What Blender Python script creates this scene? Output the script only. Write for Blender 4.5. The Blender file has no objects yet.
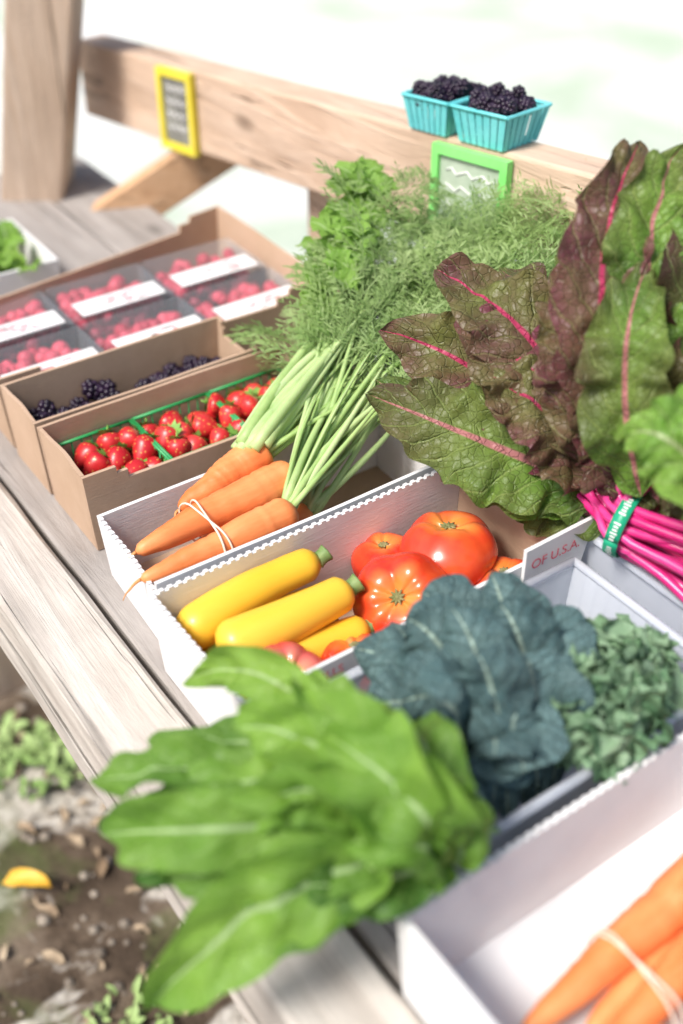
import bpy, math, random
from mathutils import Vector, Matrix, noise
random.seed(7)
R=random.random
def U(a,b): return a+(b-a)*random.random()
sc=bpy.context.scene
sc.view_settings.view_transform='Standard'; sc.view_settings.look='None'; sc.view_settings.exposure=0
ROT=math.radians(35)
# ------------------------------------------------------------ world / light / camera
w=bpy.data.worlds.new("World"); sc.world=w; w.use_nodes=True
nt=w.node_tree; bg=nt.nodes['Background']; sky=nt.nodes.new('ShaderNodeTexSky'); sky.sky_type='NISHITA'; sky.sun_disc=False
sky.sun_elevation=math.radians(54); sky.sun_rotation=math.radians(-130); sky.dust_density=4.0
nt.links.new(sky.outputs[0],bg.inputs[0]); bg.inputs[1].default_value=.15
sl=bpy.data.lights.new('sun','SUN'); sl.energy=4.2; sl.angle=math.radians(16); sl.color=(1,.96,.90)
so=bpy.data.objects.new('sun',sl); sc.collection.objects.link(so)
so.rotation_euler=(math.radians(36),0,math.radians(-50))
cam=bpy.data.cameras.new('camera'); co=bpy.data.objects.new('camera',cam); sc.collection.objects.link(co); sc.camera=co
cam.sensor_fit='VERTICAL'; cam.sensor_height=36; cam.sensor_width=24; cam.lens=1150/1024*36; cam.clip_end=600
cam.dof.use_dof=True; cam.dof.focus_distance=1.12; cam.dof.aperture_fstop=2.0
co.location=(0,0,1.52); co.rotation_euler=(math.radians(52),0,0)

# ------------------------------------------------------------ material helpers
class N:
    def __init__(s,name):
        s.m=bpy.data.materials.new(name); s.m.use_nodes=True; s.t=s.m.node_tree; s.n=s.t.nodes; s.l=s.t.links
        s.p=s.n['Principled BSDF']; s.out=s.n['Material Output']
    def new(s,t,**k):
        x=s.n.new(t)
        for a,b in k.items(): setattr(x,a,b)
        return x
    def math(s,op,a,b=0.0,clamp=False):
        x=s.new('ShaderNodeMath',operation=op,use_clamp=clamp)
        for i,v in enumerate((a,b)):
            if isinstance(v,(int,float)): x.inputs[i].default_value=v
            else: s.l.new(v,x.inputs[i])
        return x.outputs[0]
    def coord(s,scale=(1,1,1),rot=(0,0,0)):
        tc=s.new('ShaderNodeTexCoord'); mp=s.new('ShaderNodeMapping'); mp.inputs['Scale'].default_value=scale; mp.inputs['Rotation'].default_value=rot
        s.l.new(tc.outputs['Object'],mp.inputs[0]); return mp.outputs[0]
    def noise(s,vec,scale,detail=4,rough=.55,dist=0):
        x=s.new('ShaderNodeTexNoise'); s.l.new(vec,x.inputs['Vector']); x.inputs['Scale'].default_value=scale; x.inputs['Detail'].default_value=detail
        x.inputs['Roughness'].default_value=rough; x.inputs['Distortion'].default_value=dist; return x.outputs['Fac']
    def ramp(s,f,stops):
        x=s.new('ShaderNodeValToRGB'); s.l.new(f,x.inputs[0]); e=x.color_ramp.elements
        while len(e)<len(stops): e.new(.5)
        for i,(p,c) in enumerate(stops):
            e[i].position=p; e[i].color=(*c,1) if not isinstance(c,(int,float)) else (c,c,c,1)
        return x.outputs[0]
    def mix(s,f,a,b):
        x=s.new('ShaderNodeMix',data_type='RGBA')
        for i,v in ((0,f),(6,a),(7,b)):
            if isinstance(v,(int,float)): x.inputs[i].default_value=v
            elif isinstance(v,tuple): x.inputs[i].default_value=(*v,1)
            else: s.l.new(v,x.inputs[i])
        return x.outputs[2]
    def attr(s,name='var'):
        x=s.new('ShaderNodeAttribute',attribute_name=name); return x.outputs['Fac']
    def bump(s,h,st=.3,d=.002):
        x=s.new('ShaderNodeBump'); x.inputs['Strength'].default_value=st; x.inputs['Distance'].default_value=d; s.l.new(h,x.inputs['Height'])
        s.l.new(x.outputs[0],s.p.inputs['Normal']); return x.outputs[0]
    def base(s,c): s.l.new(c,s.p.inputs['Base Color'])
    def rough(s,r): s.p.inputs['Roughness'].default_value=r
    def translucent(s,col,f,nrm=None):
        tr=s.new('ShaderNodeBsdfTranslucent'); s.l.new(col,tr.inputs[0]); mx=s.new('ShaderNodeMixShader'); mx.inputs[0].default_value=f
        s.l.new(s.p.outputs[0],mx.inputs[1]); s.l.new(tr.outputs[0],mx.inputs[2]); s.l.new(mx.outputs[0],s.out.inputs[0])

def mottled(name,c1,c2,scale=12,rough=.6,bst=.25,bscale=120,var=None,sss=0,spec=.5,coat=0,stretch=(1,1,1),pos=(.35,.65)):
    n=N(name); v=n.coord(stretch); f=n.noise(v,scale,5); c=n.ramp(f,[(pos[0],c1),(pos[1],c2)])
    if var: c=n.mix(n.attr(),c,var)
    n.base(c); n.rough(rough); n.p.inputs['Specular IOR Level'].default_value=spec
    if coat: n.p.inputs['Coat Weight'].default_value=coat; n.p.inputs['Coat Roughness'].default_value=.12
    if sss: n.p.inputs['Subsurface Weight'].default_value=sss; n.p.inputs['Subsurface Radius'].default_value=(.01,.004,.002); n.p.inputs['Subsurface Scale'].default_value=.5
    n.bump(n.noise(v,bscale,4),bst,.0015); return n.m

def wood(name,c1,c2,c3,axis=1,dark=.5,stain=.35):
    n=N(name); sc_=[26,26,26]; sc_[axis]=1.6; v=n.coord(tuple(sc_)); vb=n.coord()
    g=n.noise(v,1.6,8,.68,.7); big=n.noise(vb,5,4,.6)
    c=n.ramp(g,[(.28,c1),(.5,c2),(.72,c3)])
    sc2=[60,60,60]; sc2[axis]=1.1; cr=n.noise(n.coord(tuple(sc2)),1.0,3,.5,.4)
    crk=n.ramp(cr,[(.31,1.0),(.37,0.0)])
    c=n.mix(n.math('MULTIPLY',crk,dark),c,tuple(x*.22 for x in c1))
    sc3=[18,18,18]; sc3[axis]=5; blot=n.ramp(n.noise(n.coord(tuple(sc3)),.8,6,.7),[(.42,0.0),(.62,1.0)])
    c=n.mix(n.math('MULTIPLY',blot,stain),c,tuple(x*.62 for x in c1))
    c=n.mix(n.math('MULTIPLY',n.ramp(big,[(.35,0.0),(.7,1.0)]),.35),c,tuple(min(1,x*1.08) for x in c3))
    kv=n.new('ShaderNodeTexVoronoi'); ks=[5,5,5]; ks[axis]=2.4; n.l.new(n.coord(tuple(ks)),kv.inputs['Vector']); kv.inputs['Scale'].default_value=1.3
    kn=n.ramp(kv.outputs['Distance'],[(.05,1.0),(.11,0.0)])
    c=n.mix(n.math('MULTIPLY',kn,.75),c,tuple(x*.35 for x in c1))
    n.base(c); n.rough(.85); n.p.inputs['Specular IOR Level'].default_value=.2
    h=n.math('SUBTRACT',g,n.math('MULTIPLY',crk,.9)); n.bump(h,.9,.006); return n.m

def leafmat(name,c1,c2,vein,rib,tr=.35,rough=.42,nv=8,spec=.5,var=None,crink=.5,vs=.55,noisescale=14):
    n=N(name); uv=n.new('ShaderNodeUVMap'); sx=n.new('ShaderNodeSeparateXYZ'); n.l.new(uv.outputs[0],sx.inputs[0])
    ax=n.math('ABSOLUTE',n.math('MULTIPLY',n.math('SUBTRACT',sx.outputs[0],.5),2.0)); y=sx.outputs[1]
    v=n.coord(); no=n.noise(v,noisescale,5)
    wob=n.math('MULTIPLY',n.math('SUBTRACT',n.noise(v,45,2),.5),.5)
    c=n.ramp(no,[(.33,c1),(.66,c2)])
    if var: c=n.mix(n.attr(),c,var)
    ph=n.math('ADD',n.math('SUBTRACT',n.math('MULTIPLY',y,nv),n.math('MULTIPLY',ax,1.7)),wob)
    fr=n.math('ABSOLUTE',n.math('SUBTRACT',n.math('FRACT',ph),.5))
    side=n.math('SUBTRACT',1.0,n.math('MULTIPLY',fr,13.0),True)
    ribm=n.math('SUBTRACT',1.0,n.math('DIVIDE',ax,n.math('SUBTRACT',.11,n.math('MULTIPLY',y,.075))),True)
    ribm=n.math('MULTIPLY',ribm,2.5,True)
    vo=n.new('ShaderNodeTexVoronoi',feature='DISTANCE_TO_EDGE'); n.l.new(v,vo.inputs['Vector']); vo.inputs['Scale'].default_value=130
    net=n.math('SUBTRACT',1.0,n.math('MULTIPLY',vo.outputs['Distance'],12.0),True)
    c=n.mix(n.math('MULTIPLY',net,.22),c,vein)
    c=n.mix(n.math('MULTIPLY',side,vs),c,vein); c=n.mix(ribm,c,rib)
    n.base(c); n.rough(rough); n.p.inputs['Specular IOR Level'].default_value=spec
    h=n.math('ADD',n.math('MULTIPLY',net,-.35),n.math('ADD',n.math('MULTIPLY',side,-.6),n.noise(v,90,3)))
    n.bump(h,crink,.0025); n.translucent(c,tr); return n.m

def plastic(name,col,alpha,rough=.25,edge=.5):
    n=N(name); n.p.inputs['Base Color'].default_value=(*col,1); n.rough(rough); v=n.coord(); n.bump(n.noise(v,25,2),.1,.002)
    tr=n.new('ShaderNodeBsdfTransparent'); tr.inputs[0].default_value=(.96,.98,1,1); mx=n.new('ShaderNodeMixShader')
    lw=n.new('ShaderNodeLayerWeight'); lw.inputs[0].default_value=.35
    f=n.math('ADD',n.math('MULTIPLY',lw.outputs['Facing'],edge),alpha,True)
    n.l.new(f,mx.inputs[0]); n.l.new(tr.outputs[0],mx.inputs[1]); n.l.new(n.p.outputs[0],mx.inputs[2]); n.l.new(mx.outputs[0],n.out.inputs[0]); return n.m

# ------------------------------------------------------------ mesh builder
class MB:
    def __init__(s): s.V=[];s.F=[];s.M=[];s.Uv=[];s.A=[]
    def add(s,vs,fs,mi=0,uv=None,a=0.0):
        o=len(s.V); s.V.extend([tuple(v) for v in vs]); s.F.extend([tuple(i+o for i in f) for f in fs]); s.M.extend([mi]*len(fs))
        s.Uv.extend(uv if uv else [(0.5,0.5)]*len(vs)); s.A.extend(a if isinstance(a,list) else [a]*len(vs))
    def hexa(s,b,t,mi=0,a=0.0):
        s.add(list(b)+list(t),[(3,2,1,0),(4,5,6,7),(0,1,5,4),(1,2,6,5),(2,3,7,6),(3,0,4,7)],mi,None,a)
    def box(s,s0,s1,t0,t1,z0,z1,mi=0):
        s.hexa([(s0,t0,z0),(s1,t0,z0),(s1,t1,z0),(s0,t1,z0)],[(s0,t0,z1),(s1,t0,z1),(s1,t1,z1),(s0,t1,z1)],mi)
    def build(s,name,mats,parent=None,smooth=True,rot=True,bevel=0,loc=None):
        me=bpy.data.meshes.new(name); me.from_pydata(s.V,[],s.F); 
        for m in mats: me.materials.append(m)
        me.polygons.foreach_set('material_index',s.M); me.polygons.foreach_set('use_smooth',[smooth]*len(s.F))
        ul=me.uv_layers.new(name='UVMap'); li=[0]*len(me.loops); me.loops.foreach_get('vertex_index',li)
        fl=[]
        for i in li: fl.extend(s.Uv[i])
        ul.data.foreach_set('uv',fl)
        at=me.attributes.new('var','FLOAT','POINT'); at.data.foreach_set('value',s.A); me.update()
        o=bpy.data.objects.new(name,me); sc.collection.objects.link(o)
        if parent: o.parent=parent
        elif rot: o.rotation_euler.z=ROT
        if bevel:
            b=o.modifiers.new('bevel','BEVEL'); b.width=bevel; b.segments=2; b.limit_method='ANGLE'
        return o
def empty(name):
    o=bpy.data.objects.new(name,None); sc.collection.objects.link(o); o.rotation_euler.z=ROT; o.empty_display_size=.05; return o

def bez(pts,n):
    P=[Vector(p) for p in pts]
    if len(P)==3:
        c=P[1]*2-(P[0]+P[2])*.5
        return [P[0]*(1-u)**2+c*2*u*(1-u)+P[2]*u*u for u in [i/(n-1) for i in range(n)]]
    if len(P)==2: return [P[0].lerp(P[1],i/(n-1)) for i in range(n)]
    out=[]; m=len(P)-1
    for i in range(n):
        x=i/(n-1)*m; k=min(int(x),m-1); u=x-k
        p0=P[max(k-1,0)];p1=P[k];p2=P[k+1];p3=P[min(k+2,m)]
        out.append(.5*((2*p1)+(p2-p0)*u+(2*p0-5*p1+4*p2-p3)*u*u+(-p0+3*p1-3*p2+p3)*u**3))
    return out
def tube(mb,path,rad,seg=8,mi=0,a=0.0,cap=True,flat=1.0):
    n=len(path); vs=[];fs=[];uv=[]
    ref=Vector((0,0,1)) if abs((path[-1]-path[0]).normalized().z)<.9 else Vector((1,0,0))
    for i,p in enumerate(path):
        t=(path[min(i+1,n-1)]-path[max(i-1,0)]).normalized(); x=t.cross(ref).normalized(); y=x.cross(t)
        r=rad[i] if isinstance(rad,list) else rad
        for k in range(seg):
            an=2*math.pi*k/seg; vs.append(p+x*math.cos(an)*r+y*math.sin(an)*r*flat); uv.append((k/seg,i/(n-1)))
    for i in range(n-1):
        for k in range(seg): fs.append((i*seg+k,i*seg+(k+1)%seg,(i+1)*seg+(k+1)%seg,(i+1)*seg+k))
    if cap: fs.append(tuple(range(seg-1,-1,-1))); fs.append(tuple((n-1)*seg+k for k in range(seg)))
    mb.add(vs,fs,mi,uv,a)
def ovalw(y,base=.55,tip=1.0): 
    return max(0.0,math.sin(math.pi*(y**base)))**tip
def leaf(mb,pts,width,hint=(-.3,-.4,.85),cup=.25,ruf=.006,rf=7,crk=.002,nu=10,nv=26,mi=0,seed=0,base=.75,a=0.0,roll=0,notch=0,tipw=.75,avar=0,quilt=0):
    C=bez(pts,nv); vs=[];fs=[];uv=[];av=[]; H=Vector(hint).normalized(); so_=Vector((seed*3.7,seed*1.3,0))
    for i,p in enumerate(C):
        y=i/(nv-1); t=(C[min(i+1,nv-1)]-C[max(i-1,0)]).normalized(); sd=t.cross(H)
        if sd.length<.05: sd=t.cross(Vector((1,0,.3)))
        sd.normalize(); nm=sd.cross(t).normalized()
        if roll:
            q=Matrix.Rotation(roll,3,t); sd=q@sd; nm=q@nm
        wd=width*.5*max(ovalw(min(max(y,.0),1.0),base,tipw),.03)
        wd*=1+.12*noise.noise(Vector((y*6,seed,0)))
        for k in range(nu+1):
            x=k/nu*2-1; ph=rf*y*2*math.pi+seed+(1.3 if x<0 else 0)
            wx=wd*(1+notch*math.sin(ph*1.7)*.25*abs(x))
            q=p+sd*x*wx*(1-.10*abs(x)*cup*4*.3)+nm*(cup*wd*x*x*1.0+ruf*abs(x)**2*math.sin(ph)+ruf*.5*abs(x)*math.sin(ph*2.3+x*3))
            if quilt: q=q+nm*quilt*(abs(math.sin(math.pi*(y*7-abs(x)*1.7)))**.6*min(1,abs(x)*3)*(1-abs(x)**4)-.5)
            q=q+nm*(crk*noise.noise(q*55+so_)+crk*1.6*noise.noise(q*24+so_))+t*(ruf*.5*abs(x)**2*math.cos(ph*1.3))
            vs.append(q); uv.append((x*.5+.5,y)); av.append(min(1,max(0,a+avar*(noise.noise(q*9+so_)+.35*abs(x)))))
    for i in range(nv-1):
        for k in range(nu):
            b=i*(nu+1)+k; fs.append((b,b+1,b+nu+2,b+nu+1))
    mb.add(vs,fs,mi,uv,av)
import bmesh
def ico(sub):
    bm=bmesh.new(); bmesh.ops.create_icosphere(bm,subdivisions=sub,radius=1); v=[x.co.copy() for x in bm.verts]; f=[[q.index for q in x.verts] for x in bm.faces]; bm.free(); return v,f
I1=ico(1); I2=ico(2)
def put(mb,tpl,p,r,mi=0,a=0.0,sq=(1,1,1)):
    p=Vector(p); mb.add([p+Vector((v.x*r*sq[0],v.y*r*sq[1],v.z*r*sq[2])) for v in tpl[0]],tpl[1],mi,None,a)
def rndrot(): return Matrix.Rotation(U(0,6.28),3,'Z')@Matrix.Rotation(U(0,6.28),3,'X')@Matrix.Rotation(U(0,6.28),3,'Z')
def blackberry(mb,p,r,mi=0):
    q=rndrot(); p=Vector(p); n=24
    for i in range(n):
        z=1-2*(i+.5)/n; an=i*2.39996; rr=math.sqrt(1-z*z); d=Vector((rr*math.cos(an)*.8,rr*math.sin(an)*.8,z*1.05))
        put(mb,I1,p+q@d*r*.78,r*.36,mi,a=U(0,.5))

# ------------------------------------------------------------ materials
M={}
M['plank']=wood('weathered_timber',(.38,.33,.29),(.54,.49,.44),(.68,.64,.59),1,.75,.45)
M['rail']=wood('rail_timber',(.50,.34,.24),(.64,.47,.35),(.74,.58,.46),1,.5,.35)
M['post']=wood('post_timber',(.42,.30,.22),(.54,.41,.31),(.64,.52,.42),2,.6,.4)
M['brace']=wood('brace_timber',(.55,.31,.17),(.66,.41,.24),(.72,.49,.31),0,.2,.1)
M['table']=wood('table_timber',(.26,.23,.21),(.36,.33,.31),(.46,.43,.41),1,.6,.3)
def cardboard(name,c1,c2):
    n=N(name); v=n.coord(); f=n.noise(v,9,6,.65); fb=n.noise(n.coord((1,1,14)),60,3); c=n.ramp(f,[(.3,c1),(.7,c2)]); n.base(c); n.rough(.85); n.p.inputs['Specular IOR Level'].default_value=.2
    n.bump(n.math('ADD',fb,n.math('MULTIPLY',n.noise(v,14,4),2.0)),.35,.0015); return n.m
M['kraft']=cardboard('kraft_cardboard',(.45,.31,.21),(.56,.40,.29)); M['kraftin']=cardboard('kraft_inside',(.44,.30,.21),(.54,.39,.28))
M['white']=cardboard('white_cardboard',(.72,.72,.73),(.82,.82,.82))
M['redink']=mottled('red_ink',(.66,.10,.15),(.72,.18,.22),20,.7,.05)
M['bin']=plastic('clear_plastic',(.80,.84,.92),.36); M['lid']=plastic('clear_lid',(.9,.9,.92),.02,.08,.08)
M['carrot']=mottled('carrot_skin',(.76,.19,.045),(.86,.33,.12),26,.5,.5,90,var=(.62,.30,.10),sss=.15,stretch=(.35,1.6,1.6))
M['squash']=mottled('squash_skin',(.90,.50,.025),(.92,.60,.07),10,.4,.12,60,var=(.30,.34,.04),sss=.15,coat=.12,stretch=(.3,1,1))
def tmat(name,c1,c2,c3):
    n=N(name); v=n.coord(); f=n.noise(v,16,4); c=n.ramp(f,[(.35,c1),(.7,c2)]); c=n.mix(n.attr(),c,c3); n.base(c); n.rough(.22); n.p.inputs['Subsurface Weight'].default_value=.12; n.p.inputs['Subsurface Radius'].default_value=(.01,.003,.002); n.p.inputs['Subsurface Scale'].default_value=.5; n.p.inputs['Coat Weight'].default_value=.3; n.bump(n.noise(v,40,3),.1,.002); return n.m
M['tomato']=tmat('tomato_skin',(.64,.025,.012),(.78,.11,.03),(.85,.36,.07)); M['tomato2']=tmat('tomato_pink_skin',(.55,.04,.06),(.68,.12,.12),(.7,.3,.18))
M['scar']=mottled('stem_scar',(.14,.16,.05),(.30,.26,.12),60,.8,.4)
M['stem']=mottled('green_stem',(.24,.40,.10),(.40,.56,.20),30,.5,.2,80,var=(.54,.66,.34),sss=.1)
M['sqstem']=mottled('squash_stem',(.10,.20,.05),(.25,.34,.12),60,.6,.4)
n=N('carrot_top'); v=n.coord(); c=n.ramp(n.noise(v,11,4),[(.33,(.13,.26,.06)),(.68,(.28,.43,.12))]); c=n.mix(n.attr(),c,(.44,.57,.25)); n.base(c); n.rough(.55); n.translucent(c,.42); M['frond']=n.m
M['parsley']=leafmat('parsley_leaf',(.20,.41,.06),(.33,.54,.11),(.40,.60,.22),(.43,.60,.26),.4,.5,8,.3)
M['chardg']=leafmat('chard_green_leaf',(.09,.21,.03),(.22,.39,.06),(.42,.54,.18),(.55,.22,.22),.34,.42,9,.4,(.12,.045,.05),.9)
M['chardp']=leafmat('chard_purple_leaf',(.12,.055,.05),(.17,.20,.05),(.27,.28,.11),(.50,.05,.13),.26,.42,9,.4,(.17,.04,.065),.95,.5,20)
M['chardb']=leafmat('chard_bright_leaf',(.18,.38,.055),(.32,.53,.10),(.46,.64,.24),(.46,.56,.28),.4,.42,8,.4,None,.9)
M['chstem']=mottled('chard_stem',(.62,.012,.17),(.78,.07,.30),30,.3,.15,60,sss=.1,coat=.2,stretch=(3,.4,3))
M['greens']=leafmat('salad_green_leaf',(.16,.35,.045),(.30,.52,.08),(.38,.58,.17),(.46,.64,.30),.42,.45,7,.35,(.05,.15,.025),.5,.35,9)
M['kale']=leafmat('lacinato_leaf',(.08,.155,.16),(.15,.25,.25),(.22,.33,.32),(.36,.48,.40),.15,.6,11,.3,(.04,.08,.085),1.0,.3,20)
n=N('curly_kale_leaf'); v=n.coord(); c=n.ramp(n.noise(v,22,4),[(.33,(.09,.22,.10)),(.68,(.24,.41,.23))]); c=n.mix(n.attr(),c,(.36,.52,.34)); n.base(c); n.rough(.55); n.bump(n.noise(v,160,3),.6,.002); n.translucent(c,.3); M['curly']=n.m
n=N('blackberry'); n.base(n.mix(n.attr(),(.012,.008,.018),(.05,.02,.06))); n.rough(.3); M['bb']=n.m
n=N('raspberry'); n.base(n.mix(n.attr(),(.45,.012,.04),(.74,.08,.12))); n.rough(.45); n.bump(n.noise(n.coord(),220,2),.8,.003); M['rb']=n.m
n=N('strawberry'); v=n.coord(); c=n.ramp(n.noise(v,25,3),[(.35,(.50,.012,.02)),(.7,(.70,.05,.045))]); vo=n.new('ShaderNodeTexVoronoi'); n.l.new(v,vo.inputs['Vector']); vo.inputs['Scale'].default_value=200
sd=n.ramp(vo.outputs['Distance'],[(.16,1.0),(.26,0.0)]); c=n.mix(n.attr(),c,(.85,.55,.40)); c=n.mix(n.math('MULTIPLY',sd,.6),c,(.80,.50,.12)); n.base(c); n.rough(.33); n.bump(sd,-.6,.001); M['sb']=n.m
M['calyx']=mottled('calyx',(.14,.33,.05),(.26,.47,.10),40,.6,.2)
M['gplastic']=mottled('green_plastic',(.02,.30,.08),(.03,.36,.11),10,.4,.05)
M['teal']=mottled('teal_pulp',(.12,.58,.62),(.20,.68,.72),30,.8,.5,150)
M['yframe']=mottled('yellow_paint',(.78,.66,.04),(.84,.73,.08),20,.5,.1); M['gframe']=mottled('green_paint',(.22,.76,.18),(.30,.84,.25),20,.5,.1)
M['chalk']=mottled('chalkboard',(.16,.16,.15),(.30,.30,.27),25,.8,.1); M['chalk2']=mottled('chalk_face',(.38,.48,.36),(.55,.63,.52),25,.8,.1)
M['band']=mottled('rubber_band',(.80,.66,.52),(.85,.74,.62),30,.6,.05)
M['tie']=mottled('green_tie',(.01,.33,.18),(.02,.42,.23),30,.4,.05); M['paper']=mottled('white_paper',(.80,.80,.80),(.86,.86,.86),20,.6,.05)
M['foam']=mottled('foam',(.74,.74,.75),(.80,.80,.81),20,.8,.1)

# ------------------------------------------------------------ ground
n=N('ground'); v=n.coord(); 
soil=n.ramp(n.noise(v,9,8,.65),[(.30,(.05,.036,.026)),(.50,(.13,.095,.068)),(.66,(.28,.22,.165))])
pat=n.ramp(n.noise(v,5.2,5,.6,.6),[(.51,0.0),(.56,1.0)]); sun_patch=n.ramp(n.noise(v,40,5),[(.35,(.48,.43,.36)),(.65,(.78,.74,.67))])  # dappled sun painted into the soil colour as pale noise patches
soil=n.mix(n.math('MULTIPLY',pat,.95),soil,sun_patch)
grass=n.ramp(n.noise(v,3.3,5,.6,.6),[(.56,0.0),(.66,1.0)]); soil=n.mix(n.math('MULTIPLY',grass,.5),soil,(.16,.22,.07))
far=n.ramp(n.noise(v,.7,6,.65,.5),[(.38,(.58,.69,.54)),(.50,(.78,.82,.75)),(.62,(.90,.90,.88))])  # pale green field, with overexposed sunlight painted in as near-white tones
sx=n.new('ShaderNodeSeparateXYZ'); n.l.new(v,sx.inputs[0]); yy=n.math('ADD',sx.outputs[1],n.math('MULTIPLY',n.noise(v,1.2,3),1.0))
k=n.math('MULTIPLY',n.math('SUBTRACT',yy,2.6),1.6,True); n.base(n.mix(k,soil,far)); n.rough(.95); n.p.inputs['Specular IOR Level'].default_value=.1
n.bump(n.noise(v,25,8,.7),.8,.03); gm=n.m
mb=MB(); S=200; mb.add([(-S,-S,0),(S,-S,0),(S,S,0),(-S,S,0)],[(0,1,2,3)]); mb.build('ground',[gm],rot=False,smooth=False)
lm=mottled('dry_leaf',(.22,.15,.09),(.50,.40,.28),9,.8,.3); cl=mottled('clod',(.08,.06,.043),(.45,.39,.32),6,.95,.6)
mb=MB()
for i in range(2300):
    x=U(-1.3,.5);y=U(.35,2.0);r=U(.003,.012)
    if R()<.7:
        v0=Vector((x,y,r*.3)); mb.add([v0+Vector((vv.x*r*(1+.4*noise.noise(vv*3+v0*9)),vv.y*r*.9,vv.z*r*.55)) for vv in I1[0]],I1[1],1)
    else:
        an=U(0,6.28); d=Vector((math.cos(an),math.sin(an),U(-.1,.3)))*r*1.6; p=Vector((x,y,.008)); leaf(mb,[p-d,p+Vector((0,0,.004)),p+d],r*1.5,(U(-.4,.4),U(-.4,.4),1),.5,.003,2,.001,4,7,0,i)
mb.build('leaf_litter',[lm,cl],rot=False)
wl=mottled('weed_leaf',(.20,.33,.09),(.40,.53,.22),9,.7,.2)
def weed(cx,cy,n_,sz,name):
    mb=MB()
    for i in range(n_):
        an=U(0,6.28); l=U(.3,.7)*sz; rr=sz*math.sqrt(R()); a2=U(0,6.28); b=Vector((cx+math.cos(a2)*rr,cy+math.sin(a2)*rr,0.0)); d=Vector((math.cos(an),math.sin(an),0))
        leaf(mb,[b,b+d*l*.3+Vector((0,0,l*.5)),b+d*l*.7+Vector((0,0,l*.6))],l*.35,(0,-.2,1),.3,.002,2,.001,4,7,0,i)
    mb.build(name,[wl],rot=False)
weed(-.51,1.27,80,.085,'weed_plant'); weed(-.30,.80,40,.06,'weed_plant'); weed(-.12,.66,60,.06,'weed_plant'); weed(-.60,1.12,20,.04,'weed_plant')
mb=MB(); p=Vector((-.465,1.01,.03)); leaf(mb,[p+Vector((-.04,0,0)),p+Vector((0,0,.012)),p+Vector((.035,-.008,0))],.028,(0,-.3,1),.3,.003,2,.001,6,10,0,3); mb.build('yellow_fallen_leaf',[mottled('yellow_leaf',(.70,.36,.03),(.80,.50,.05),20,.5,.1)],rot=False)

# ------------------------------------------------------------ wooden stand
st=empty('wooden_market_stand')
def beam(name,a,b,t0,t1,z0,z1,m,seg=40,wob=.0022,bev=.005):
    mb=MB(); vs=[];fs=[]
    for i in range(seg+1):
        t=t0+(t1-t0)*i/seg
        for j,(x,z) in enumerate([(a,z0),(b,z0),(b,z1-bev),(b-bev,z1),(a+bev,z1),(a,z1-bev)]):
            vs.append((x+wob*noise.noise(Vector((t*9,j*3,1))),t,z+wob*noise.noise(Vector((t*11,j*3,7)))))
    for i in range(seg):
        for j in range(6): fs.append((i*6+j,i*6+(j+1)%6,(i+1)*6+(j+1)%6,(i+1)*6+j))
    fs.append((5,4,3,2,1,0)); fs.append(tuple(seg*6+j for j in range(6))); mb.add(vs,fs); return mb.build(name,[m],st,False)
beam('front_timber',.205,.283,.065,3.2,.655,.75,M['plank'],160)
beam('front_timber_end',.207,.281,-.9,.060,.657,.748,M['plank'])
for i,(a,b) in enumerate([(.291,.41),(.414,.535),(.539,.66),(.664,.785)]): beam('table_board_%d'%(i+1),a,b,-.6,1.95,.715,.742,M['table'],60,.001,.003)
for i,(a,b) in enumerate([(.30,.0),(.30,1.5),(.72,.0),(.72,1.75)]):
    mb=MB(); mb.box(a,a+.07,b,b+.07,.0,.712); mb.build('leg_%d'%(i+1),[M['post']],st,False,bevel=.004)
def w2l(x,y,z): return Vector((x*math.cos(ROT)+y*math.sin(ROT),-x*math.sin(ROT)+y*math.cos(ROT),z))
def railp(l,back=0,dz=0):
    A=Vector((.789,1.868,.96)); B=Vector((.895,.818,1.05)); p=A.lerp(B,l); return Vector((p.x+back*.995,p.y+back*.1,p.z+dz))
mb=MB(); l0,l1=-.03,1.35; th=.055; hh=.125
mb.hexa([railp(l0,0,-hh),railp(l1,0,-hh),railp(l1,th,-hh),railp(l0,th,-hh)],[railp(l0),railp(l1),railp(l1,th),railp(l0,th)]); mb.build('rail_beam',[M['rail']],st,False,bevel=.004)
def wbox(name,c,size,z0,z1,lean,m):
    mb=MB(); hx,hy=size[0]/2,size[1]/2
    def P(x,y,z): return w2l(c[0]+x+(z-.75)*lean,c[1]+y,z)
    mb.hexa([P(-hx,-hy,z0),P(hx,-hy,z0),P(hx,hy,z0),P(-hx,hy,z0)],[P(-hx,-hy,z1),P(hx,-hy,z1),P(hx,hy,z1),P(-hx,hy,z1)]); mb.build(name,[m],st,False,bevel=.005)
wbox('corner_post',(-.520,1.90),(.105,.11),0,1.9,.20,M['post'])
rp=railp(.516,th); 
mb=MB(); mb.box(rp.x+.002,rp.x+.07,rp.y-.04,rp.y+.045,0,.95); mb.build('rail_post',[M['rail']],st,False,bevel=.004)
a_=w2l(-.43,1.80,.69); b_=w2l(-.12,1.87,.87); up=Vector((0,0,.085)); bk=Vector((.57*.04,.82*.04,0))
mb=MB(); mb.hexa([a_-up*.5,b_-up*.5,b_-up*.5+bk,a_-up*.5+bk],[a_+up*.5,b_+up*.5,b_+up*.5+bk,a_+up*.5+bk]); mb.build('diagonal_brace',[M['brace']],st,False,bevel=.003)

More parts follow.
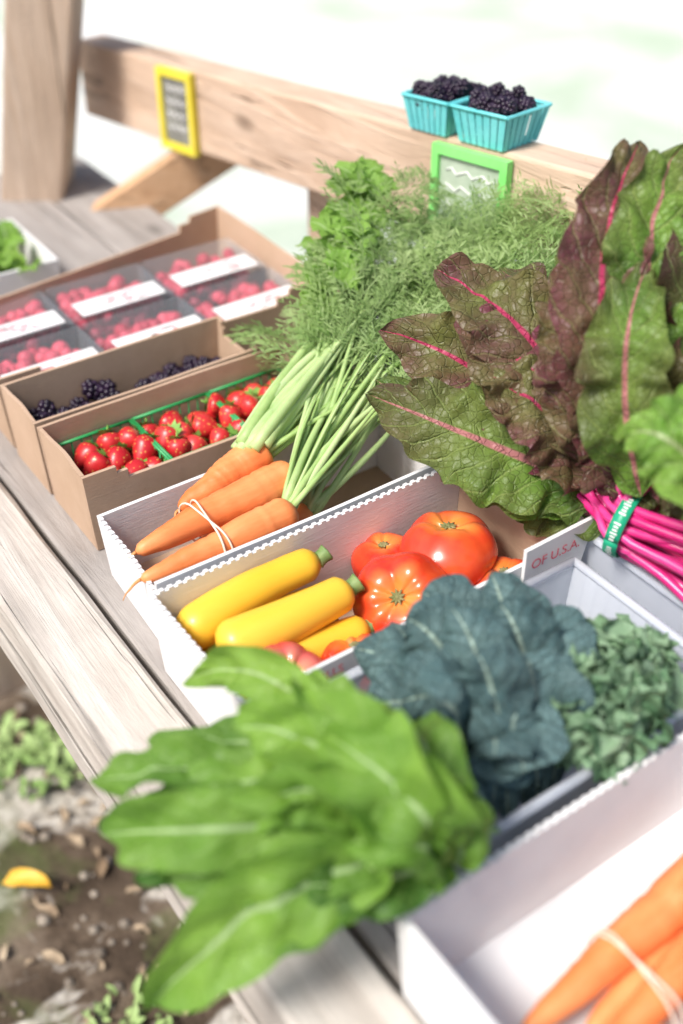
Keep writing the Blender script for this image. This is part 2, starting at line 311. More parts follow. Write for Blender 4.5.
# signs on rail
def sign(name,l0,l1,top,bot,fr,face):
    e=empty(name)
    fw=.011; dl=fw/1.06; mb=MB()
    def Q(l,dz,o): return railp(l,o,dz)
    def bar(la,lb,za,zb,o0,o1,mi): mb.hexa([Q(la,za,o0),Q(lb,za,o0),Q(lb,za,o1),Q(la,za,o1)],[Q(la,zb,o0),Q(lb,zb,o0),Q(lb,zb,o1),Q(la,zb,o1)],mi)
    bar(l0,l0+dl,bot,top,-.012,-.002,0); bar(l1-dl,l1,bot,top,-.012,-.002,0); bar(l0+dl,l1-dl,top-fw,top,-.012,-.002,0); bar(l0+dl,l1-dl,bot,bot+fw,-.012,-.002,0)
    mb.build('frame',[fr],e,False)
    mb=MB(); bar(l0+dl,l1-dl,bot+fw,top-fw,-.007,-.003,0); mb.build('slate',[face],e,False)
    mb=MB()
    for j in range(4):
        z=top-fw-.018-j*.02; pth=[railp(l0+dl*2+(l1-l0-4*dl)*i/9,-.0078,z+.004*math.sin(i*2.1+j)) for i in range(10)]; tube(mb,pth,.0011,4)
    mb.build('chalk_writing',[M['paper']],e)
sign('yellow_chalkboard_sign',.215,.303,-.004,-.128,M['yframe'],M['chalk'])
sign('green_chalkboard_sign',.786,.900,-.006,-.131,M['gframe'],M['chalk2'])

def pint(l0,l1):
    e=empty('blackberry_basket'); mb=MB(); o0,o1=-.010,.062; H=.042; N_=7
    cs=[(l0,o0),(l1,o0),(l1,o1),(l0,o1)]
    for i in range(4):
        (la,oa),(lb,ob)=cs[i],cs[(i+1)%4]; cl_,co_=(l0+l1)/2,(o0+o1)/2
        for k in range(N_):
            def pt(u,z,sh):
                l=la+(lb-la)*u; o=oa+(ob-oa)*u; f=.80 if z==0 else 1.0; l=cl_+(l-cl_)*f*sh; o=co_+(o-co_)*f*sh; return railp(l,o,.001+z)
            u0,u1=k/N_,(k+.85)/N_; u2=(k+1)/N_
            for (ua,ub,sh) in ((u0,u1,1.0),(u1,u2,.955)):
                mb.add([pt(ua,0,sh),pt(ub,0,sh),pt(ub,H,sh),pt(ua,H,sh)],[(0,1,2,3)])
    cl_,co_=(l0+l1)/2,(o0+o1)/2; q=.80
    mb.add([railp(cl_+(l-cl_)*q,co_+(o-co_)*q,.003) for l,o in cs],[(0,1,2,3)])
    rim=[railp(l,o,H) for l,o in cs]; 
    for i in range(4): tube(mb,[rim[i],rim[(i+1)%4]],.0022,6,0)
    mb.build('pulp_basket',[M['teal']],e,False)
    mb=MB()
    for i in range(34):
        l=U(l0+.008,l1-.008);o=U(o0+.008,o1-.008); blackberry(mb,railp(l,o,H-.006+U(0,.016)),U(.0085,.0115))
    mb.build('blackberries',[M['bb']],e)
pint(.733,.806); pint(.811,.893)

# ------------------------------------------------------------ trays
def tray(name,cn,z0,z1,mats,walls=None,th=.004,shrink=.97,teeth=(),floor=2,cut=None,z1s=None,warp=.0):
    mb=MB(); c=[Vector((x,y,0)) for x,y in cn]; ce=sum(c,Vector())/4; walls=walls or (0,0,0,0)
    cb=[ce+(p-ce)*shrink for p in c]
    for i in range(4):
        a,b=c[i],c[(i+1)%4]; ab,bb=cb[i],cb[(i+1)%4]; dr=(b-a).normalized(); nn=Vector((-dr.y,dr.x,0)); L=(b-a).length; zt=z1s[i] if z1s else z1
        tr=0 if i%2==0 else th*1.15
        segs=[]
        if i in teeth:
            k=int(L/.0045)
            for j in range(k): segs.append((j/k,(j+1)/k,zt-(.0022 if j%2 else 0)))
        elif cut and i in cut:
            cv=[(0,.12,0),(.12,.16,.008)]+[(.16+.68*j/10,.16+.68*(j+1)/10,.018) for j in range(10)]+[(.84,.88,.008),(.88,1,0)]
            segs=[(p,q,zt-d) for p,q,d in cv]
        else: segs=[(j/12,(j+1)/12,zt) for j in range(12)]
        def bow(u): return warp*math.sin(math.pi*u)*(1 if i%2 else -1)+warp*.4*math.sin(u*9+i)*math.sin(math.pi*u)
        for u0,u1,z in segs:
            fz=(z-z0)/(zt-z0)
            def Pt(u,zz,f,inn):
                uu=(tr+(L-2*tr)*u)/L; lo=ab.lerp(bb,uu); hi=a.lerp(b,uu); p=lo.lerp(hi,f)+nn*((th if inn else 0)+bow(uu)*f); return Vector((p.x,p.y,zz))
            mb.hexa([Pt(u0,z0,0,0),Pt(u1,z0,0,0),Pt(u1,z0,0,1),Pt(u0,z0,0,1)],[Pt(u0,z,fz,0),Pt(u1,z,fz,0),Pt(u1,z,fz,1),Pt(u0,z,fz,1)],walls[i])
    f=[ce+(p-ce)*.985 for p in cb]; mb.hexa([Vector((p.x,p.y,z0-.001)) for p in f],[Vector((p.x,p.y,z0+.003)) for p in f],floor)
    return mb
def rect(s0,s1,t0,t1): return [(s0,t0),(s1,t0),(s1,t1),(s0,t1)]
mw=[M['white'],M['kraft'],M['kraftin']]
sqb=empty('squash_carton'); tray('',rect(.292,.65,.552,.713),.7435,.842,mw,(0,1,0,0),teeth=(2,3)).build('carton_tray',mw,sqb,False)
mb=MB(); mb.hexa([(.585,.5515,.80),(.655,.5515,.80),(.655,.5475,.80),(.585,.5475,.80)],[(.585,.5515,.862),(.672,.553,.862),(.672,.549,.862),(.585,.5475,.862)],0)
mb.hexa([(.652,.555,.835),(.655,.60,.845),(.658,.60,.845),(.655,.555,.835)],[(.66,.555,.86),(.68,.62,.86),(.683,.62,.86),(.663,.555,.86)],0); mb.build('folded_flap',mw,sqb,False)
def text(parent,txt,loc,size,rot,m):
    cu=bpy.data.curves.new('printed_text','FONT'); cu.body=txt; cu.size=size; cu.extrude=.0001; cu.materials.append(m); o=bpy.data.objects.new('printed_text',cu); sc.collection.objects.link(o); o.parent=parent; o.location=loc; o.rotation_euler=rot
text(sqb,'CLAMSHELLS',(.316,.5508,.826),.0125,(math.radians(90),0,0),M['redink'])
text(sqb,'OF U.S.A.',(.592,.5468,.838),.0150,(math.radians(90),0,0),M['redink'])
cab=empty('carrot_carton'); tray('',[(.305,.724),(.655,.724),(.66,.865),(.312,.865)],.7435,.822,mw,(0,0,0,0),teeth=(3,),z1s=(.838,.822,.822,.822),warp=.0015).build('carton_tray',mw,cab,False)
mk=[M['kraft'],M['kraftin'],M['kraftin']]
sbb=empty('strawberry_carton'); tray('',rect(.318,.625,.905,1.018),.7435,.84,mk,cut=(0,),warp=.002).build('carton_tray',mk,sbb,False)
bbb=empty('blackberry_carton'); tray('',rect(.318,.60,1.025,1.121),.7435,.84,mk,cut=(1,),warp=.0015).build('carton_tray',mk,bbb,False)
rbb=empty('raspberry_carton'); tray('',[(.318,1.132),(.763,1.128),(.768,1.412),(.318,1.345)],.7435,.84,mk,cut=(0,2,3),warp=-.002).build('carton_tray',mk,rbb,False)
fb=empty('white_produce_box'); tray('',rect(.30,.53,1.45,1.62),.7435,.805,mw,(0,0,0,0)).build('carton_tray',mw,fb,False)
mb=MB()
for i in range(60):
    p=Vector((U(.33,.50),U(1.465,1.60),.775)); an=U(0,6.28); dd=Vector((math.cos(an),math.sin(an),0))*.030; leaf(mb,[p,p+dd*.6+Vector((0,0,.03)),p+dd*1.3+Vector((0,0,.035))],.040,(0,-.3,1),.2,.006,4,.003,6,10,0,i)
mb.build('leafy_greens',[M['greens']],fb)
brb=empty('carrot_display_box'); tray('',rect(.279,.66,.03,.335),.7435,.842,[M['white'],M['kraft'],M['foam']],(0,0,0,0),th=.005,teeth=(2,)).build('carton_tray',[M['white'],M['kraft'],M['foam']],brb,False)
def plasbin(name,cn,z0,z1):
    e=empty(name); tray('',cn,z0,z1,[M['bin']]*3,th=.0022,shrink=.9).build('bin_body',[M['bin']]*3,e,False)
    mb=MB(); c=[Vector((x,y,z1)) for x,y in cn]
    for i in range(4): tube(mb,[c[i],c[(i+1)%4]],.0042,8,0)
    mb.build('bin_rim',[M['bin']],e); return e
kb=plasbin('kale_bin',rect(.30,.635,.352,.535),.7435,.836)
cb=plasbin('chard_bin',rect(.667,.90,.40,.74),.7435,.842)

# ------------------------------------------------------------ carrots
def carrot(mb,tip,head,r,seed,bend=.006,tail=.03):
    tip=Vector(tip);head=Vector(head); ax=head-tip; n_=44; mid=(tip+head)*.5+Vector((0,bend,bend*.5)); C=bez([tip,mid,head],n_); rad=[];path=[]
    for i in range(n_):
        y=i/(n_-1); rr=r*(min(1,.08+1.12*y**.36*(.72+.28*y)))*(1-.55*max(0,(y-.93)/.07)**2); rr*=1+.05*noise.noise(Vector((y*16,seed,0)))-(.045 if noise.noise(Vector((y*46,seed*2,1)))>.25 else 0)
        rad.append(rr); path.append(C[i]+Vector((0,.003*noise.noise(Vector((y*4,seed,9))),.002*noise.noise(Vector((y*5,seed,4))))))
    tube(mb,path,rad,16,0,a=0.0)
    d=-ax.normalized(); tp=[tip+d*.002*k+Vector((noise.noise(Vector((k*.3,seed,3)))*.002,noise.noise(Vector((k*.3,seed,5)))*.002,-.00015*k*k)) for k in range(int(tail/.002))]
    if len(tp)>3: tube(mb,tp,[r*.09*(1-k/len(tp))+.0003 for k in range(len(tp))],6,0,a=.8)
def bandloop(mb,s,cs,r,tilt=.0):
    pts=[]; 
    (t0,z0),(t1,z1)=cs
    d=Vector((t1-t0,z1-z0,0)).normalized(); a0=math.atan2(d.y,d.x)
    for k in range(13): an=a0-math.pi/2+math.pi*k/12; pts.append((t1+r*math.cos(an),z1+r*math.sin(an)))
    for k in range(13): an=a0+math.pi/2+math.pi*k/12; pts.append((t0+r*math.cos(an),z0+r*math.sin(an)))
    pts.append(pts[0]); path=[Vector((s+tilt*(t-t0),t,z)) for t,z in pts]; tube(mb,path,.0011,6,0,cap=False)
cb1=empty('carrot_bunch')
mb=MB()
carrot(mb,(.318,.792,.822),(.502,.798,.828),.0215,1,.003,.010)
carrot(mb,(.304,.755,.822),(.470,.753,.830),.0185,2,-.002,.022)
carrot(mb,(.385,.828,.820),(.495,.845,.838),.0195,3,.002,.02)
carrot(mb,(.335,.775,.785),(.505,.775,.795),.0175,4,.0,.01)
carrot(mb,(.36,.80,.780),(.51,.815,.800),.0175,5,.0,.01)
carrot(mb,(.34,.755,.775),(.49,.752,.790),.016,6,.0,.01)
mb.build('carrot_roots',[M['carrot']],cb1)
mb=MB(); bandloop(mb,.385,((.756,.822),(.796,.825)),.0215,.1); bandloop(mb,.388,((.756,.822),(.796,.825)),.0217,-.15); mb.build('rubber_band',[M['band']],cb1)
mb=MB(); org=[(.500,.798,.83),(.468,.757,.828),(.494,.842,.836),(.505,.775,.80),(.51,.815,.80)]
for i in range(92):
    o=Vector(org[i%5])+Vector((0,U(-.008,.008),U(-.006,.006))); ph=math.radians(U(3,46)); L=U(.14,.26)
    e=Vector((.50+math.cos(ph)*L,.80+math.sin(ph)*L,.835+L*U(.05,.40))); m_=o.lerp(e,.5)+Vector((U(-.012,.012),U(-.012,.012),U(.0,.020)))
    r=U(.0016,.0042); tube(mb,bez([o-Vector((.004,0,0)),m_,e],12),[r*(1.25-.95*k/11) for k in range(12)],6,0,a=U(0,.7))
for i in range(13):
    o=Vector((.470+U(-.01,.02),.848+U(-.018,.014),.838+U(0,.02))); e=Vector((.64+U(-.01,.05),.93+U(-.03,.03),.890+U(-.03,.02))); tube(mb,bez([o,o.lerp(e,.5)+Vector((U(-.005,.005),0,.010)),e],12),[.0068-.0035*k/11 for k in range(12)],8,0,a=U(.1,.8))
mb.build('stems',[M['stem']],cb1)
def frond(mb,o,d,up,L,seed,mi=0,lw=1.0,droop=.25):
    d=d.normalized(); sd=d.cross(up).normalized(); nm=sd.cross(d); rs=random.Random(seed); bend=rs.uniform(-.4,.4)
    def P(x,y,z): return o+d*x*L+sd*(y+bend*x*x)*L+nm*z*L-Vector((0,0,1))*droop*L*x*x
    vs=[];fs=[]
    def dia(p,q,wd):
        ax=(q-p); s2=ax.cross(nm); 
        if s2.length<1e-6: return
        s2=s2.normalized()*wd*L; m_=p.lerp(q,.55); b=len(vs); vs.extend([p,m_+s2,q,m_-s2]); fs.append((b,b+1,b+2,b+3))
    for i in range(8): dia(P(i/8-.02,0,0),P((i+1)/8+.02,0,0),.007)
    for i in range(8):
        x=.18+.105*i
        for sg in (-1,1):
            pl=(.34-.27*x)*rs.uniform(.7,1.3); zz=rs.uniform(-.25,.35); dx=rs.uniform(.6,1.0)
            A=(x,0,0); B=(x+pl*dx,sg*pl*.75,zz*pl*2)
            dia(P(*A),P(*B),.004)
            for j in range(5):
                u=.28+.17*j; c=[A[k]+(B[k]-A[k])*u for k in range(3)]; ll=(.085*(1-u*.4)+.01)*rs.uniform(.7,1.35)
                for s3 in (-1,1):
                    an=s3*rs.uniform(.5,.85); dx2,dy2=dx*math.cos(an)-sg*.75*math.sin(an),dx*math.sin(an)+sg*.75*math.cos(an)
                    dia(P(*c),P(c[0]+dx2*ll,c[1]+dy2*ll,c[2]+rs.uniform(-.05,.06)),.0078*lw)
    mb.add(vs,fs,mi,None,rs.uniform(0,.9))
mb=MB()
for i in range(250):
    ph=math.radians(U(-4,45)); d0=U(.10,.30)
    zt=.84+d0*.43; z=zt-(R()**1.6)*.10*min(1,d0/.2)+.004
    o=Vector((.50+math.cos(ph)*d0,.80+math.sin(ph)*d0,z)); a2=ph+U(-.6,.6); d=Vector((math.cos(a2),math.sin(a2),U(-.1,.6)))
    frond(mb,o,d,Vector((U(-.8,.4),U(-.8,.3),.8)),U(.09,.17),i,0,1.0,U(.1,.6))
for i in range(44):
    ph=math.radians(U(-6,42)); d0=U(.27,.34); o=Vector((.50+math.cos(ph)*d0,.80+math.sin(ph)*d0,.84+d0*.44+U(-.02,.02))); a2=ph+U(-.9,.5); d=Vector((math.cos(a2),math.sin(a2),U(-.2,.5)))
    frond(mb,o,d,Vector((U(-.8,.2),U(-.8,.2),.6)),U(.10,.16),500+i,0,.9,U(.2,.6))
mb.build('feathery_leaves',[M['frond']],cb1)
mb=MB()
for i in range(44):
    x=U(.64,.77); o=Vector((x,.945+(x-.62)*.62+U(-.03,.025),.875+(x-.6)*.7+U(-.02,.02))); a2=U(.3,1.8)
    for k in range(3):
        a3=a2+(k-1)*.7; d=Vector((math.cos(a3),math.sin(a3),.35))*U(.020,.034); leaf(mb,[o,o+d*.5+Vector((0,0,.004)),o+d],.024,(U(-.6,.2),-.5,.8),.3,.003,3,.002,6,8,0,i*3+k,notch=1.6)
mb.build('flat_leaves',[M['parsley']],cb1)

# ------------------------------------------------------------ squash
def squash(p0,p1,r,seed):
    e=empty('yellow_squash'); mb=MB(); p0=Vector(p0);p1=Vector(p1); n_=30; C=bez([p0,(p0+p1)*.5+Vector((0,.006*math.sin(seed*2.1),.003)),p1],n_); rad=[]
    for i in range(n_):
        y=i/(n_-1); rr=r*(1-.32*y)*min(1,math.sqrt(max(0,1-(1-min(1,y/.16))**2))+.02); rr*=1+.035*noise.noise(Vector((y*5,seed,2)))
        if y>.93: rr*=1-.5*((y-.93)/.07)**1.5
        rad.append(rr)
    seg=24; o=len(mb.V); tube(mb,C,rad,seg,0)
    for i in range(n_):
        for k in range(seg): mb.A[o+i*seg+k]=max(0,(i/(n_-1)-.95)/.05)*.8
    mb.build('fruit',[M['squash']],e)
    d=(p1-p0).normalized(); mb=MB(); pth=[p1+d*(.0012*k-.001)+Vector((0,0,.0004*k)) for k in range(11)]; tube(mb,pth,[r*.42*(1.0-.15*math.sin(min(1,k/9)*math.pi))*(1 if k%2 else .95) for k in range(11)],6,0); mb.build('stem',[M['sqstem']],e)
squash((.303,.680,.806),(.452,.684,.822),.0225,1)
squash((.318,.643,.812),(.452,.634,.822),.0245,2)
squash((.300,.655,.770),(.44,.655,.770),.021,3)
squash((.318,.612,.785),(.455,.608,.793),.021,4)
squash((.300,.590,.768),(.45,.585,.768),.019,5)
squash((.31,.695,.768),(.46,.69,.768),.019,6)
def tomato(c,r,seed,ax=(0,0,1),m='tomato',ribs=7,flat=.76):
    e=empty('tomato'); c=Vector(c); q=Vector((0,0,1)).rotation_difference(Vector(ax).normalized()).to_matrix(); mb=MB(); nl,na=26,48; vs=[];fs=[];av=[]
    for i in range(nl+1):
        th=math.pi*i/nl
        for k in range(na):
            ph=2*math.pi*k/na; lob=abs(math.cos(ribs*.5*ph+seed+.6*math.sin(ph*2+seed))); 
            amt=.13*(max(0,1-th/1.9))**1.1+.02
            rr=1-amt*(1-lob**.6)+.09*noise.noise(Vector((math.cos(ph),math.sin(ph),seed+th)))
            x=max(0,math.sin(th))**.9*rr; z=math.cos(th)*flat*rr-.24*math.exp(-(th/.33)**2)
            vs.append(c+q@Vector((x*math.cos(ph)*r,x*math.sin(ph)*r,z*r))); av.append(max(0,min(1,(.70-th)*1.2+.35*noise.noise(Vector((math.cos(ph)*1.5,math.sin(ph)*1.5,seed+th*1.5))))))
    for i in range(nl):
        for k in range(na): fs.append((i*na+k,(i+1)*na+k,(i+1)*na+(k+1)%na,i*na+(k+1)%na))
    mb.add(vs,fs,0,None,av); mb.build('fruit',[M[m]],e)
    mb=MB(); top=c+q@Vector((0,0,r*(flat-.235)))
    for k in range(9):
        an=k*.7+seed; d=q@Vector((math.cos(an),math.sin(an),.22)); tube(mb,[top,top+d*r*.10,top+d*r*.17],[.0022,.0016,.0004],5,0)
    put(mb,I2,top,r*.07); mb.build('stem_scar',[M['scar']],e)
tomato((.498,.612,.800),.048,1.0,(-.55,-.35,.75))
tomato((.574,.640,.805),.050,2.2,(.1,.2,1),ribs=5)
tomato((.530,.682,.785),.034,3.0,(0,.2,1),ribs=5)
tomato((.355,.587,.800),.038,4.0,(.1,-.3,1),'tomato2',5)
tomato((.425,.583,.785),.036,5.0,(.1,.3,1),'tomato',6)
tomato((.60,.585,.785),.036,6.0,(0,.1,1),'tomato',5)
def strawberry(mb,p,r,dirv):
    p=Vector(p); q=Vector((0,0,1)).rotation_difference(dirv.normalized()).to_matrix(); nl,na=10,14; vs=[];fs=[];av=[]; sx_=U(.88,1.12); ln=U(1.9,2.4); sd_=U(0,9)
    for i in range(nl+1):
        y=i/nl; rr=max(0,math.sin(math.pi*min(1,y**.62*.999)))**.75*(1-.25*y) if 0<y<1 else 0.02
        for k in range(na):
            an=2*math.pi*k/na; w_=1+.13*noise.noise(Vector((math.cos(an),math.sin(an),sd_+y*2))); vs.append(p+q@Vector((math.cos(an)*rr*r*sx_*w_,math.sin(an)*rr*r*w_,(.9-ln*y)*r))); av.append(max(0,.5-y*5))
    for i in range(nl):
        for k in range(na): fs.append((i*na+k,(i+1)*na+k,(i+1)*na+(k+1)%na,i*na+(k+1)%na))
    mb.add(vs,fs,0,None,av)
    top=p+q@Vector((0,0,r*.92))
    for k in range(9):
        an=k*.698+U(-.2,.2); d=q@Vector((math.cos(an),math.sin(an),U(-.15,.35))); s2=q@Vector((-math.sin(an),math.cos(an),0)); l=r*U(.65,.95)
        mb.add([top,top+d*l*.5+s2*l*.24+q@Vector((0,0,.001)),top+d*l-q@Vector((0,0,.001)),top+d*l*.5-s2*l*.24],[(0,1,2,3)],1)
    tube(mb,[top,top+q@Vector((.002,0,r*.5))],.0011,5,1)
mb=MB()
for ly in range(2):
    for i in range(10):
        for j in range(3):
            s_=.356+i*.0270+U(-.004,.004); t_=.936+j*.027+U(-.003,.003); dv=Vector((U(-1,1) if i else 1,U(-.35,.6),U(-.1,.7)))
            strawberry(mb,(s_,t_,.777+ly*.025+U(-.005,.006)),U(.0140,.0180),dv)
mb.build('strawberries',[M['sb'],M['calyx']],sbb)
mb=MB()
for k in range(3):
    a0=.326+k*.097; a1=a0+.094; c=[Vector((a0,.914,.815)),Vector((a1,.914,.815)),Vector((a1,1.009,.815)),Vector((a0,1.009,.815))]
    for i in range(4):
        tube(mb,[c[i],c[(i+1)%4]],.0020,6,0)
        for j in range(9):
            p=c[i].lerp(c[(i+1)%4],j/8); p2=p.lerp((c[0]+c[2])/2,.08); tube(mb,[p,p2-Vector((0,0,.06))],.0010,4,0)
mb.build('green_mesh_baskets',[M['gplastic']],sbb)
mb=MB()
for i in range(130):
    blackberry(mb,(U(.335,.585),U(1.040,1.108),U(.768,.806)),U(.0105,.0135))
mb.build('blackberries',[M['bb']],bbb)
for i in range(3):
    for j in range(2):
        a0=.328+i*.143; b0=1.138+j*.115; e=empty('raspberry_clamshell'); mb=MB()
        for k in range(110): put(mb,I2,(U(a0+.012,a0+.126),U(b0+.010,b0+.098),U(.775,.801)),U(.0085,.0115),0,R())
        mb.build('raspberries',[M['rb']],e)
        tray('',rect(a0,a0+.138,b0,b0+.108),.752,.812,[M['lid']]*3,th=.001,shrink=.93).build('clear_shell',[M['lid']]*3,e,False)
        mb=MB(); mb.box(a0,a0+.138,b0,b0+.108,.8125,.8135); mb.build('clear_lid',[M['lid']],e,False)
        mb=MB(); mb.box(a0+.010,a0+.128,b0+.006,b0+.044,.8142,.8148); mb.build('label',[M['paper']],e,False)
        mb=MB()
        for q_ in range(12):
            x0=a0+.045+U(0,.05); y0=b0+.012+.007*(q_%4); x1=x0+U(.004,.014); mb.add([(x0,y0,.8153),(x1,y0,.8153),(x1,y0+.003,.8153),(x0,y0+.003,.8153)],[(0,1,2,3)])
        mb.build('label_print',[M['redink']],e,False)

# ------------------------------------------------------------ chard
ch=empty('chard_bunch')
H1=(-.45,-.5,.75); H2=(-.6,-.62,.35)
g=[
 ([(.676,.566,.885),(.607,.644,.920),(.560,.752,.930)],.105,0,H1,.0),
 ([(.674,.560,.875),(.62,.665,.900),(.585,.775,.925)],.100,0,H1,.15),
 ([(.678,.570,.895),(.645,.680,.955),(.594,.785,.975)],.100,1,H1,.2),
 ([(.686,.569,.915),(.668,.655,1.0),(.652,.775,1.03)],.105,1,H1,.1),
 ([(.680,.560,.90),(.655,.625,.975),(.640,.725,1.005)],.105,1,H1,.5),
 ([(.69,.57,.91),(.71,.66,.985),(.73,.77,1.01)],.10,0,H1,.3),
 ([(.70,.56,.92),(.735,.63,1.02),(.78,.72,1.06)],.10,0,H1,.2),
 ([(.676,.555,.89),(.648,.600,.955),(.618,.670,.975)],.095,1,H1,.0),
 ([(.672,.550,.875),(.650,.625,.885),(.600,.695,.885)],.095,0,H1,.3),
 ([(.67,.54,.865),(.66,.60,.865),(.63,.66,.86)],.09,0,H1,.5),
 ([(.672,.535,.93),(.672,.585,1.08),(.762,.648,1.165)],.085,1,H2,.4),
 ([(.69,.515,.93),(.712,.573,1.09),(.778,.612,1.17)],.090,0,H2,.15),
 ([(.70,.50,.93),(.745,.54,1.08),(.82,.58,1.15)],.09,0,H2,.2),
 ([(.67,.505,.92),(.645,.525,1.045),(.735,.590,1.09)],.075,0,H2,.1),
 ([(.675,.54,.91),(.660,.578,1.03),(.690,.640,1.075)],.095,1,H2,.1),
 ([(.685,.53,.91),(.69,.56,1.02),(.73,.61,1.09)],.10,1,H2,.0),
 ([(.69,.51,.90),(.70,.53,.99),(.74,.57,1.07)],.10,0,H2,.4),
 ([(.70,.49,.89),(.72,.50,.98),(.78,.54,1.05)],.10,0,H2,.4),
 ([(.72,.46,.89),(.72,.47,.96),(.76,.50,1.03)],.10,0,H2,.4),
 ([(.68,.52,.895),(.665,.535,.965),(.655,.575,1.02)],.080,1,H2,.3),
 ([(.69,.50,.885),(.685,.51,.93),(.675,.55,.975)],.08,0,H2,.5),
 ([(.68,.375,.93),(.603,.425,1.035),(.592,.470,1.025)],.070,2,(-.4,-.5,.8),.0),
 ([(.70,.37,.93),(.63,.40,1.045),(.625,.455,1.055)],.070,2,(-.4,-.5,.8),.0),
]
mbs=MB()
for i,(p,wd,mi,h,a) in enumerate(g):
    leaf(mbs,p,wd,h,.18,.0075,3.8,.0075,20,60,mi,i+1,.72,a,roll=U(-.3,.3),notch=.3,avar=.9,tipw=.6,quilt=.003)
mbs.build('chard_leaves',[M['chardg'],M['chardp'],M['chardb']],ch)
mb=MB()
for i in range(34):
    an=U(0,6.28); rr=.026*math.sqrt(R()); off=Vector((.85*math.cos(an)*rr,.35*math.cos(an)*rr,math.sin(an)*rr)); tie=Vector((.668,.512,.880))+off
    l=g[i%21][0]; st_=Vector(l[0]).lerp(Vector(l[1]),.15); out=Vector((.715+U(-.03,.05),.40+U(-.03,.02),.868))+off*1.9
    tube(mb,bez([out,tie.lerp(out,.5)+Vector((U(-.003,.003),0,U(-.003,.003))),tie,tie.lerp(st_,.5),st_],16),[.0050-.0016*k/15 for k in range(16)],8,0)
mb.build('chard_stems',[M['chstem']],ch)
mb=MB(); c=Vector((.668,.512,.880)); ax=Vector((.04,-.11,-.01)).normalized(); x=ax.cross(Vector((0,0,1))).normalized(); y=x.cross(ax)
vs=[];fs=[]
for k in range(33):
    an=2*math.pi*k/32; rd=x*math.cos(an)*.0315+y*math.sin(an)*.0315; vs+= [c+rd-ax*.0065,c+rd+ax*.0065]
for k in range(32): fs.append((2*k,2*k+1,2*k+3,2*k+2))
mb.add(vs,fs); o=mb.build('twist_tie',[M['tie']],ch); sm=o.modifiers.new('s','SOLIDIFY'); sm.thickness=.0008
mb=MB()
for k in range(0,64):
    if k%8 in (0,7): continue
    an=2*math.pi*k/64; rd=(x*math.cos(an)+y*math.sin(an))*.0326; t2=(-x*math.sin(an)+y*math.cos(an))*.0008; hgt=ax*(.0022 if k%3 else .0032); mb.add([c+rd-hgt-t2,c+rd-hgt+t2,c+rd+hgt+t2,c+rd+hgt-t2],[(0,1,2,3)])
mb.build('tie_print',[M['paper']],ch,False)

# ------------------------------------------------------------ lacinato kale
ka=empty('lacinato_kale'); mb=MB(); B=Vector((.42,.40,.79)); HK=(-.3,-.4,.85)
tips=[(.414,.520,.890),(.445,.522,.905),(.400,.49,.925),(.495,.497,.915),(.517,.458,.900),(.500,.425,.885),(.372,.494,.855),(.368,.41,.925),(.43,.47,.935),(.47,.46,.925),(.352,.37,.875),(.39,.37,.89),(.44,.395,.90),(.365,.445,.895),(.34,.42,.87),(.46,.42,.91),(.41,.42,.94),(.47,.375,.875),(.355,.475,.87),(.53,.48,.88),(.385,.53,.87),(.41,.36,.87)]
for i,t in enumerate(tips):
    t=Vector(t); b=B+Vector((U(-.03,.05),U(-.03,.03),0)); m_=b.lerp(t,.5)+Vector((0,0,.035))
    leaf(mb,[b,m_,t],U(.052,.070),(HK[0]+U(-.45,.35),HK[1]+U(-.45,.25),.8),U(-.5,-.2),.0030,3,.0045,16,40,0,i+5,1.5,U(0,.35),roll=U(-.5,.5),notch=.25,avar=.5,tipw=.45,quilt=.003)
mb.build('kale_leaves',[M['kale']],ka)
ck=empty('curly_kale'); mb=MB(); C0=Vector((.520,.392,.800))
for i in range(70):
    an=U(0,6.28); rr=math.sqrt(R()); e=C0+Vector((math.cos(an)*.090*rr,math.sin(an)*.066*rr,.035+.060*math.sqrt(max(0,1-rr*rr))+U(-.006,.010))); b=C0+Vector((U(-.02,.02),U(-.02,.02),.0))
    leaf(mb,[b,b.lerp(e,.5)+Vector((0,0,.012)),e],U(.036,.056),(math.cos(an)*.5-.3,math.sin(an)*.5-.4,.8),.1,.0085,9,.010,20,30,0,i+31,1.35,.1,roll=U(-.8,.8),notch=1.2,avar=1.0,tipw=.5)
mb.build('kale_leaves',[M['curly']],ck)

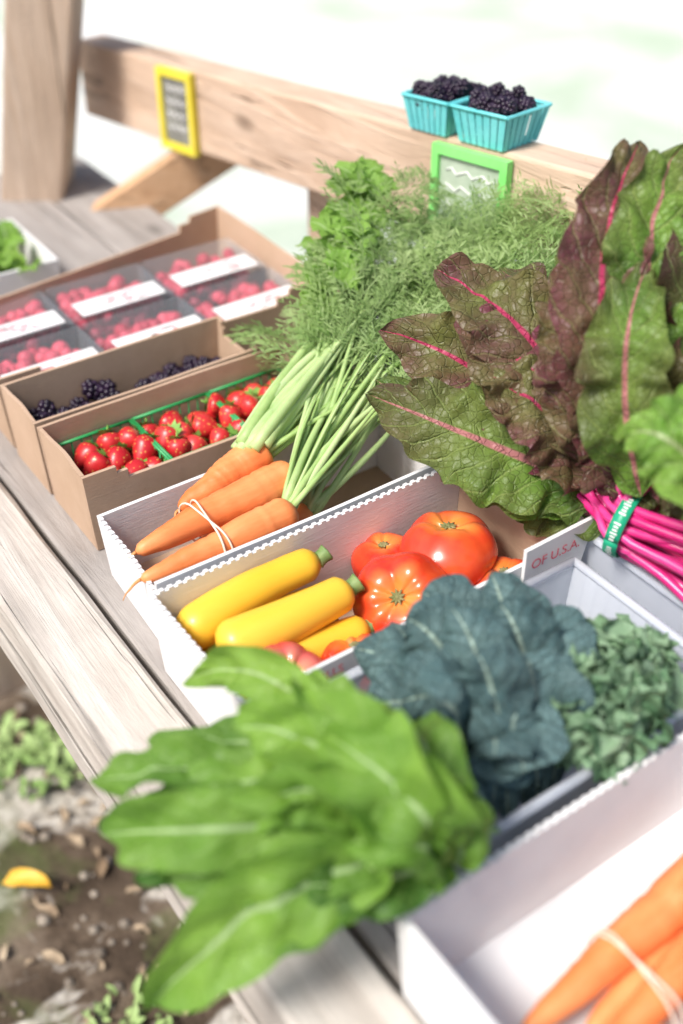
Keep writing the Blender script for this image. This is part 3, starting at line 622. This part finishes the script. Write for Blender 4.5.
# ------------------------------------------------------------ salad greens
gr=empty('leafy_greens_bunch'); mb=MB(); HG=(-.15,-.35,.9)
G=[([(.320,.335,.865),(.279,.400,.935),(.268,.505,.905)],.078,0.,HG),
 ([(.310,.335,.87),(.292,.37,.945),(.330,.440,.92)],.066,.0,HG),
 ([(.320,.335,.87),(.297,.350,.935),(.285,.42,.935)],.066,.1,HG),
 ([(.280,.350,.885),(.195,.376,.868),(.122,.388,.81)],.074,.0,(-.2,-.5,.8)),
 ([(.275,.375,.90),(.187,.426,.905),(.135,.476,.885)],.058,.1,HG),
 ([(.275,.41,.90),(.208,.466,.910),(.152,.522,.88)],.046,.3,HG),
 ([(.300,.430,.91),(.280,.505,.925),(.243,.560,.890)],.040,.1,HG),
 ([(.30,.42,.90),(.255,.47,.90),(.205,.535,.875)],.045,.5,HG),
 ([(.29,.37,.89),(.24,.42,.915),(.19,.46,.90)],.055,.0,HG),
 ([(.29,.35,.88),(.22,.39,.885),(.16,.43,.865)],.055,.5,HG),
 ([(.325,.34,.87),(.33,.37,.925),(.355,.42,.90)],.052,.4,HG),
 ([(.315,.335,.865),(.285,.335,.91),(.26,.365,.905)],.055,.1,HG),
 ([(.33,.335,.86),(.325,.340,.90),(.30,.37,.93)],.050,.2,HG),
 ([(.28,.355,.87),(.23,.36,.86),(.185,.385,.84)],.055,.6,HG),
 ([(.30,.40,.89),(.26,.45,.90),(.235,.51,.885)],.055,.6,HG),
 ([(.335,.335,.86),(.33,.345,.88),(.30,.36,.90)],.05,.1,HG),
 ([(.31,.345,.86),(.27,.35,.87),(.23,.37,.875)],.055,.8,HG),
 ([(.29,.39,.88),(.22,.44,.885),(.17,.50,.86)],.045,.7,HG),
 ([(.30,.38,.88),(.27,.43,.93),(.24,.47,.925)],.05,.0,HG),
 ([(.285,.37,.88),(.21,.41,.88),(.15,.45,.86)],.05,.8,HG),
 ([(.30,.37,.90),(.25,.40,.925),(.215,.415,.90)],.045,.2,HG),
 ([(.31,.39,.90),(.30,.44,.935),(.305,.485,.915)],.045,.1,HG)]
for i,(p,wd,a,h) in enumerate(G): leaf(mb,p,wd*.97,h,.38,.007,1.4,.0065,18,44,0,i+3,.86,a,roll=U(-.5,.5),avar=.3,tipw=.55,quilt=.0028)
mb.build('leaves',[M['greens']],gr)
mb=MB()
for i,(p,wd,a,h) in enumerate(G):
    p0=Vector(p[0]); o=Vector((.375+U(-.01,.02),.37+U(-.02,.02),.835)); tube(mb,bez([o,o.lerp(p0,.5)+Vector((0,0,.01)),p0,p0.lerp(Vector(p[1]),.12)],10),.0028,6,0,a=.2)
mb.build('stems',[M['stem']],gr)

# ------------------------------------------------------------ bottom right carrots
cb2=empty('carrot_bunch'); mb=MB()
carrot(mb,(.320,.248,.775),(.575,.255,.797),.0215,11,.003,.015)
carrot(mb,(.345,.206,.775),(.58,.225,.797),.0210,12,.003,.015)
carrot(mb,(.36,.226,.766),(.57,.240,.770),.020,13,.003,.015)
carrot(mb,(.38,.180,.770),(.59,.19,.79),.020,14,-.003,.015)
mb.build('carrot_roots',[M['carrot']],cb2)
mb=MB(); bandloop(mb,.405,((.212,.779),(.250,.781)),.0213,.1); bandloop(mb,.41,((.212,.779),(.250,.781)),.0215,-.1); mb.build('rubber_band',[M['band']],cb2)
